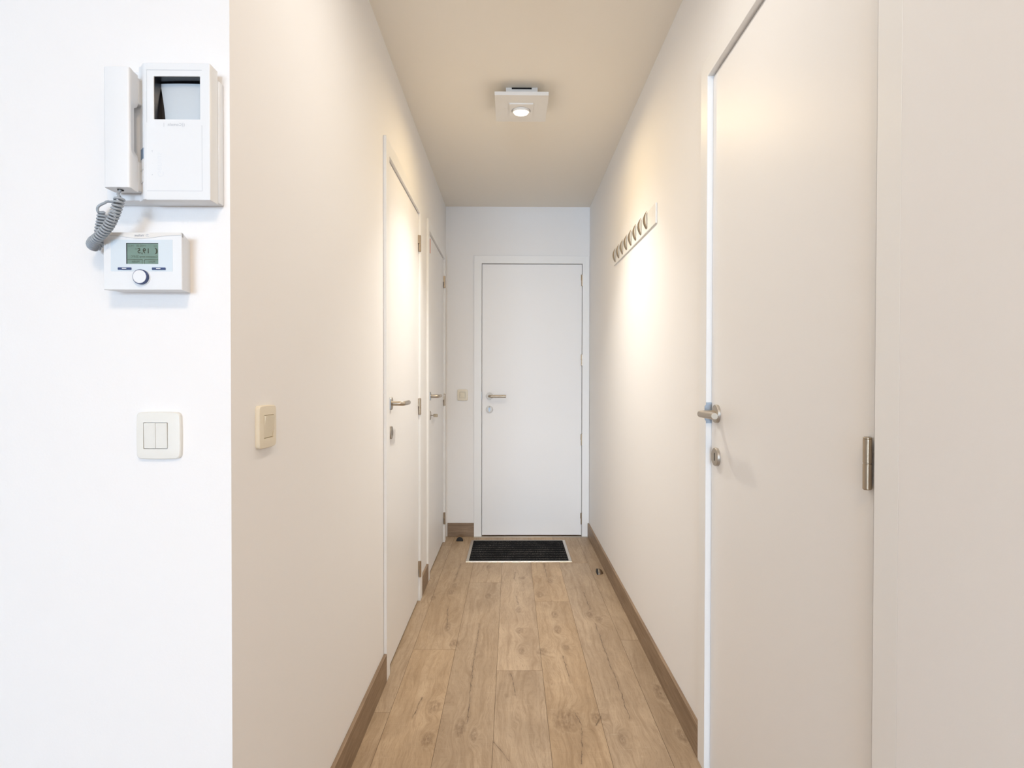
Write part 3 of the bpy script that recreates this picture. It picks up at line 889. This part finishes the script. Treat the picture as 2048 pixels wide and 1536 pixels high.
# sloped shoulder from cradle up to the housing front
prof = [(-0.6365, 0.9760), (-0.6325, 0.9745), (-0.6265, 0.9690), (-0.6225, 0.9645), (-0.6175, 0.9632), (-0.610, 0.9632), (-0.610, 0.985), (-0.6365, 0.985)]
prism(bm, prof, lambda a, c, b_: (a, c, b_), 1.4800, 1.7090)
obj('cradle', bm, M['plastic'], ic, bevel=0.0008)
sx0, sx1, sz0, sz1 = -0.6033, -0.5258, 1.6147, 1.6868
bm = nb()
hx0, hx1, hz0, hz1 = -0.6170, -0.5092, 1.4790, 1.7092
F, Bk, R_ = 0.9630, 0.9895, 0.986
xs = [hx0, sx0, sx1, hx1]; zs = [hz0, sz0, sz1, hz1]
g = {}
for i, x in enumerate(xs):
    for j, z in enumerate(zs):
        g[i, j] = bm.verts.new((x, F, z))
for i in range(3):
    for j in range(3):
        if (i, j) != (1, 1): bm.faces.new((g[i, j], g[i+1, j], g[i+1, j+1], g[i, j+1]))
back = {(i, j): bm.verts.new((xs[i], Bk, zs[j])) for i in (0, 3) for j in (0, 3)}
bm.faces.new((back[0, 0], back[0, 3], back[3, 3], back[3, 0]))
bm.faces.new([g[0, 0], g[1, 0], g[2, 0], g[3, 0], back[3, 0], back[0, 0]])
bm.faces.new([g[0, 3], g[1, 3], g[2, 3], g[3, 3], back[3, 3], back[0, 3]])
bm.faces.new([g[0, 0], g[0, 1], g[0, 2], g[0, 3], back[0, 3], back[0, 0]])
bm.faces.new([g[3, 0], g[3, 1], g[3, 2], g[3, 3], back[3, 3], back[3, 0]])
rec = [bm.verts.new((x, R_, z)) for x, z in ((sx0, sz0), (sx1, sz0), (sx1, sz1), (sx0, sz1))]
fr_ = [g[1, 1], g[2, 1], g[2, 2], g[1, 2]]
for i in range(4):
    bm.faces.new((fr_[i], fr_[(i+1) % 4], rec[(i+1) % 4], rec[i]))
bm.faces.new(rec)
hs_ = obj('housing', bm, M['plastic'], ic, bevel=0.0011, seg=3)
# fine raised panel line on the front
bm = nb()
for lo, hi in (((-0.6149, 1.6966), (-0.5222, 1.6972)), ((-0.5226, 1.4940), (-0.5222, 1.6045)), ((-0.6149, 1.4940), (-0.5222, 1.4944)), ((-0.6149, 1.6090), (-0.6145, 1.6972))):
    bm.free(); bm = nb()
    box(bm, (lo[0], F-0.0003, lo[1]), (hi[0], F+0.0004, hi[1]))
    obj('panel_seam', bm, M['print_faint'], hs_)
    bm = nb()
bm.free()
# dark recess lining + tube screen
bm = nb()
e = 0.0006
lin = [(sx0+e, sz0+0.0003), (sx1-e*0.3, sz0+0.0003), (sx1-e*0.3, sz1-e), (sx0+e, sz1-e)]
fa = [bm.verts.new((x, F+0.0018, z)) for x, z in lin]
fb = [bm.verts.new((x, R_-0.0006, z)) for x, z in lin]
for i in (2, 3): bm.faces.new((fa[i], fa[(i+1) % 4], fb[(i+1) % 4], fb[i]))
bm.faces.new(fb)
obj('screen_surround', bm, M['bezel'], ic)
bm = nb()
# gently bulging glass with a bowed left edge and top
nx, nz = 14, 10
gr = []
for j in range(nz+1):
    v = j/nz
    row = []
    for i in range(nx+1):
        u = i/nx
        xl = -0.6040 + 0.0092*(1-v**1.6)
        x = xl + (sx1-0.0008-xl)*u
        z = sz0+0.0004 + (sz1-0.0040-sz0)*v + 0.0008*(1-u)*v
        y = 0.9790 + 0.0050*((u-0.6)**2*1.4 + (v-0.4)**2)
        row.append(bm.verts.new((x, y, z)))
    gr.append(row)
for j in range(nz):
    for i in range(nx):
        bm.faces.new((gr[j][i], gr[j][i+1], gr[j+1][i+1], gr[j+1][i]))
obj('screen', bm, M['tube'], ic)
# prints on the front (they read mirrored in the photograph)
pf = lambda cx_, cz_: (lambda x, y, d_: (cx_+x, F-d_-0.0001, cz_+y))
bm = nb(); text_into(bm, 'Comelit', pf(-0.5680, 1.6053), 0.0072)
text_into(bm, '((', pf(-0.5535, 1.6055), 0.0080); text_into(bm, '|', pf(-0.5860, 1.6055), 0.0075)
obj('brand_print', bm, M['print_faint'], hs_)
bm = nb()
for cz_, s_ in ((1.5600, 'T'), (1.5400, '\u00b7'), (1.5215, 'x')): text_into(bm, s_, pf(-0.6060, cz_), 0.0045)
obj('button_symbols', bm, M['print_faint'], hs_)
bm = nb()
text_into(bm, 'Genius', lambda x, y, d_: (-0.5925+y, F-d_, 1.5380-x), 0.0150, extrude=0.00015)
obj('embossed_word', bm, M['plastic2'], hs_)
# buttons at the side of the cradle
for k, (za, zb, mm) in enumerate(((1.5487, 1.5672, 'bluegrey'), (1.5297, 1.5480, 'plastic2'), (1.5090, 1.5287, 'plastic2'))):
    q_ = 0.0 if k else 0.0010
    bm = nb(); prism(bm, [(-0.6322, 0.9725+q_), (-0.6265, 0.9672+q_), (-0.6215, 0.9622+q_), (-0.6210, 0.9760), (-0.6322, 0.9790)], lambda a, c, b_: (a, c, b_), za, zb)
    o = obj('push_button', bm, M[mm], ic, bevel=0.0004)
    if k == 0: o['label'] = 'blue-grey push button'
# handset: waisted in the middle on its back side
hs = nb()
zt_, zb_ = 1.6875, 1.4905
def hs_section(z):
    # depth of the back edge: ends reach the cradle, middle is narrower (grip)
    if z > 1.637 or z < 1.547: xr, yb2 = -0.6290, 0.9625
    elif z > 1.630: xr, yb2 = -0.6290-0.0036*(1.637-z)/0.007, 0.9625
    elif z < 1.558: xr, yb2 = -0.6290-0.0036*(z-1.547)/0.011, 0.9625
    else: xr, yb2 = -0.6326, 0.9580
    xl = -0.6685
    return [(xl, yb2), (xl, 0.9385), (xl+0.003, 0.9352), (-0.6300, 0.9352), (-0.6268, 0.9362), (-0.6256, 0.9395), (xr+0.0008, 0.9500), (xr, yb2)]
zl = [zb_, zb_+0.0015, 1.546, 1.547, 1.553, 1.558, 1.600, 1.630, 1.6335, 1.637, zt_-0.0015, zt_]
rings = [[hs.verts.new((x, y, z)) for x, y in hs_section(z)] for z in zl]
for a_, b_ in zip(rings, rings[1:]):
    for i in range(8):
        hs.faces.new((a_[i], a_[(i+1) % 8], b_[(i+1) % 8], b_[i]))
hs.faces.new(rings[0]); hs.faces.new(rings[-1][::-1])
hand = obj('handset', hs, M['plastic'], ic, bevel=0.0008, seg=2, angle=60)
# ear and mouth cups that sit on the cradle
bm = nb()
box(bm, (-0.6660, 0.9620, 1.640), (-0.6290, 0.9760, 1.684))
obj('handset_cup', bm, M['plastic2'], hand, bevel=0.002)
bm = nb(); box(bm, (-0.6660, 0.9620, 1.4935), (-0.6290, 0.9760, 1.544))
obj('handset_cup', bm, M['plastic2'], hand, bevel=0.002)
# socket under the handset
bm = nb(); lathe(bm, (-0.6490, 0.9480, 1.4900), (0, 0, -1), [(0.0048, 0), (0.0048, 0.0006), (0, 0.0006)], 16)
obj('cord_socket', bm, M['slot'], hand)

# coiled cord
def catmull(P, n=24):
    P = [Vector(p) for p in P]; P = [P[0]*2-P[1]] + P + [P[-1]*2-P[-2]]
    out = []
    for i in range(1, len(P)-2):
        for k in range(n):
            t_ = k/n
            a, b, c, d_ = P[i-1], P[i], P[i+1], P[i+2]
            out.append(0.5*((2*b)+(c-a)*t_+(2*a-5*b+4*c-d_)*t_**2+(3*b-a-3*c+d_)*t_**3))
    out.append(P[-2])
    return out
def px(x, y, Yd):
    d_ = Vector(((x-1033.07)/FPX, 1, -(y-777.90)/FPX))
    v_ = _M.transposed() @ d_
    t_ = Yd/v_.y
    return Vector((v_.x*t_, Yd, H_CAM+v_.z*t_))
def coil(bm, path, R, pitch, r, phase=0.0, seg=9, flat=1.0):
    # resample and wind
    L = [0]
    for a, b in zip(path, path[1:]): L.append(L[-1]+(b-a).length)
    total = L[-1]; turns = total/pitch; n = int(turns*22)
    pts = []
    t0 = (path[1]-path[0]).normalized(); u, v, _ = frame_of(t0)
    k = 0
    for i in range(n+1):
        s = total*i/n
        while k < len(L)-2 and L[k+1] < s: k += 1
        f = (s-L[k])/max(1e-9, L[k+1]-L[k])
        p = path[k].lerp(path[k+1], f)
        a_, b_ = path[max(0, k-1)], path[min(len(path)-1, k+2)]
        t_ = (b_-a_).normalized()
        u = (u-t_*u.dot(t_)).normalized(); v = t_.cross(u)
        an = phase+2*PI*turns*i/n
        ease = min(1.0, i/14, (n-i)/14)
        pts.append(p+(u*math.cos(an)+v*math.sin(an))*R*(0.15+0.85*ease))
    tube(bm, pts, r, seg)
    return pts
bm = nb()
main = catmull([px(240, 394, 0.936), px(236, 408, 0.934), px(229, 428, 0.936), px(220, 447, 0.940), px(209, 462, 0.944), px(196, 475, 0.950), px(186, 483, 0.960),
                px(184, 490, 0.972), px(191, 493, 0.983), px(198, 488, 0.989), px(199, 474, 0.992), px(200, 460, 0.992), px(203, 443, 0.991), px(206, 424, 0.990)])
pts = coil(bm, main, 0.0064, 0.0052, 0.00200)
# straight leads at both ends
s = pts[0]
tube(bm, catmull([Vector((-0.6490, 0.9480, 1.4910)), px(239, 383, 0.944), px(236, 388, 0.940), s], 6), 0.0022, 10)
e_ = pts[-1]
tube(bm, catmull([e_, px(197, 424, 0.984), px(195, 417, 0.982), px(199, 411, 0.982), px(209, 406, 0.984), px(216, 403, 0.986), Vector((-0.6840, 0.987, 1.4820))], 8), 0.0022, 10)
o = obj('coiled_cord', bm, M['cord'], ic, angle=80); o['label'] = 'grey coiled cord'

# ------------------------------------------------------------------ thermostat
th = thing('thermostat', (-0.6253, YF, 1.3275), 'white room thermostat with green display and round dial under the intercom', 'thermostat')
bm = nb()
FT = 0.9660
tx0, tx1, tz0, tz1 = -0.6912, -0.5592, 1.3278, 1.4250
def sec(inx, intop, inbot, y): return [(tx0+inx, y, tz0+inbot), (tx1-inx, y, tz0+inbot), (tx1-inx, y, tz1-intop), (tx0+inx, y, tz1-intop)]
secs = [sec(0.0008, 0.0006, 0.0006, FT), sec(0.0, 0.0, 0.0, FT+0.0010), sec(0.0010, 0.0004, 0.0002, FT+0.005), sec(0.0035, 0.0018, 0.0006, FT+0.015),
        sec(0.0062, 0.0045, 0.0010, FT+0.028), sec(0.0078, 0.0082, 0.0012, YF)]
rg = [[bm.verts.new(p) for p in s_] for s_ in secs]
for a_, b_ in zip(rg, rg[1:]):
    for i in range(4): bm.faces.new((a_[i], a_[(i+1) % 4], b_[(i+1) % 4], b_[i]))
bm.faces.new(rg[0]); bm.faces.new(rg[-1][::-1])
tb = obj('housing', bm, M['plastic'], th, angle=50)
# side rib lines
bm = nb()
for k in range(3): box(bm, (tx1-0.0012, FT+0.0006+0.0018*k, 1.4175), (tx1+0.0002, FT+0.0012+0.0018*k, 1.4240))
obj('grip_lines', bm, M['print_faint'], tb)
# curved brand strip along the top
bm = nb()
top = []; low = []
for k in range(25):
    u = k/24; x = tx0+0.0008+(tx1-tx0-0.0016)*u
    dip = 0.0062*math.exp(-((u-0.48)/0.26)**2)
    low.append((x, 1.4200-dip+0.0006)); top.append((x, 1.4246))
prism(bm, low+top[::-1], fy, FT-0.0006, FT+0.0005)
bs = obj('brand_strip', bm, M['lamp_white'], th)
bm = nb()
seam = [(x, z-0.0005) for x, z in low]
prism(bm, low+seam[::-1], fy, FT-0.0002, FT+0.0004)
obj('strip_seam', bm, M['print_faint'], th)
tf = lambda cx_, cz_, y_=FT-0.0006: (lambda x, y, d_: (cx_+x, y_-d_-0.0001, cz_+y))
bm = nb(); text_into(bm, 'Vaillant', tf(-0.6300, 1.4194), 0.0055)
obj('brand_print', bm, M['print_grey'], bs)
bm = nb()
cxr, czr = -0.6163, 1.4196
for k in range(14):
    a0, a1 = 2*PI*k/16+0.4, 2*PI*(k+1)/16+0.4
    prism(bm, [(cxr+0.0026*math.cos(a0), czr+0.0026*math.sin(a0)), (cxr+0.0026*math.cos(a1), czr+0.0026*math.sin(a1)),
               (cxr+0.0021*math.cos(a1), czr+0.0021*math.sin(a1)), (cxr+0.0021*math.cos(a0), czr+0.0021*math.sin(a0))], fy, FT-0.0009, FT-0.0006)
box(bm, (cxr+0.0002, FT-0.0009, czr-0.0002), (cxr+0.0006, FT-0.0006, czr+0.0017)); box(bm, (cxr-0.0008, FT-0.0009, czr-0.0002), (cxr-0.0004, FT-0.0006, czr+0.0015))
obj('emblem', bm, M['print_faint'], bs)
# pale inset panel
bm = nb()
dx0, dx1, dz0, dz1 = -0.6524, -0.5985, 1.3716, 1.4069
px0, px1, pz0, pz1 = -0.6785, -0.5745, 1.3590, 1.4125
box(bm, (px0, FT-0.0004, pz0), (dx0, FT+0.0005, pz1)); box(bm, (dx1, FT-0.0004, pz0), (px1, FT+0.0005, pz1))
box(bm, (dx0, FT-0.0004, pz0), (dx1, FT+0.0005, dz0)); box(bm, (dx0, FT-0.0004, dz1), (dx1, FT+0.0005, pz1))
obj('front_panel', bm, M['panel'], th)
# display
bm = nb(); box(bm, (dx0, FT-0.0003, dz0), (dx1, FT+0.0004, dz1)); dsp = obj('display', bm, M['lcd'], th)
bm = nb()
box(bm, (dx0, FT-0.00055, dz0), (dx0+0.0015, FT-0.0003, dz1)); box(bm, (dx0, FT-0.00055, dz1-0.0009), (dx1, FT-0.0003, dz1))
obj('display_edge', bm, M['bezel'], dsp)
bm = nb()
dy = FT-0.0003
dd = lambda fx, fz: tf(dx0+(dx1-dx0)*fx, dz1-(dz1-dz0)*fz, dy)
text_into(bm, '1', dd(0.690, 0.385), 0.0118, bold=0.00012); text_into(bm, '9', dd(0.565, 0.385), 0.0118, bold=0.0002)
text_into(bm, ',', dd(0.495, 0.400), 0.0118, bold=0.0002); text_into(bm, '5', dd(0.400, 0.385), 0.0118, bold=0.0002)
# crescent moon
mx_, mz_ = dx0+(dx1-dx0)*0.905, dz1-(dz1-dz0)*0.385
ou, inn_ = [], []
for k in range(17):
    t_ = -1.75+3.5*k/16
    ou.append((mx_+0.0042*math.cos(t_), mz_+0.0052*math.sin(t_)))
for k in range(17):
    t_ = 1.75-3.5*k/16
    inn_.append((mx_-0.0016+0.0036*math.cos(t_)*0.85, mz_+0.0052*math.sin(t_)*0.985))
for a_, b_, c_, d_ in zip(ou, ou[1:], inn_[::-1], inn_[::-1][1:]):
    f_ = [bm.verts.new((p[0], dy-0.0002, p[1])) for p in (a_, b_, d_, c_)]
    bm.faces.new(f_)
obj('temperature_digits', bm, M['lcd_ink'], dsp)
bm = nb()
text_into(bm, '\u00b0C', dd(0.315, 0.30), 0.0042)
text_into(bm, '14:22', dd(0.145, 0.135), 0.0048); text_into(bm, '19.02.20', dd(0.470, 0.135), 0.0048); text_into(bm, 'wo', dd(0.915, 0.135), 0.0046)
text_into(bm, 'Gewenste temp 22.0\u00b0C', dd(0.560, 0.655), 0.0047)
text_into(bm, 'Menu', dd(0.800, 0.895), 0.0048); text_into(bm, 'Modus', dd(0.295, 0.895), 0.0048)
for a_, b_ in ((0.04, 0.505), (0.565, 0.995)):
    xa, xb = dx0+(dx1-dx0)*a_, dx0+(dx1-dx0)*b_
    zt2 = dz1-(dz1-dz0)*0.785
    box(bm, (xa, dy-0.0002, zt2-0.0009), (xb, dy, zt2))
xx = dx0+(dx1-dx0)*0.505; box(bm, (xx-0.0007, dy-0.0002, dz0), (xx, dy, zt2))
xx = dx0+(dx1-dx0)*0.565; box(bm, (xx, dy-0.0002, dz0), (xx+0.0007, dy, zt2))
obj('display_text', bm, M['lcd_ink2'], dsp)
for x0_, x1_ in ((-0.6665, -0.6436), (-0.6090, -0.5861)):
    bm = nb(); prism(bm, rrect(x0_, 1.3614, x1_, 1.3655, 0.0009, 3), fy, FT-0.0012, FT)
    bt = obj('push_button', bm, M['navy'], th); bt['label'] = 'flat navy button'
    bm = nb(); xm = (x0_+x1_)/2-0.0006; box(bm, (xm-0.0036, FT-0.0015, 1.3629), (xm+0.0036, FT-0.0012, 1.3644)); obj('button_mark', bm, M['plastic'], bt)
# dial
c0 = Vector((-0.6258, FT, 1.3489))
bm = nb(); lathe(bm, c0, (0, -1, 0), [(0.0138, 0), (0.0136, 0.0012), (0.0131, 0.0016), (0.0, 0.0016)], 48); obj('dial_base', bm, M['plastic2'], th)
bm = nb(); lathe(bm, c0, (0, -1, 0), [(0.0126, 0.0016), (0.0125, 0.0064), (0.0119, 0.0070), (0.0, 0.0070)], 48); dl = obj('dial', bm, M['navy'], th)
dl['label'] = 'navy rotary dial ring'
bm = nb(); lathe(bm, c0, (0, -1, 0), [(0.0111, 0.0066), (0.0111, 0.0076), (0.0106, 0.0081), (0.0, 0.0082)], 48); obj('dial_cap', bm, M['plastic'], dl)
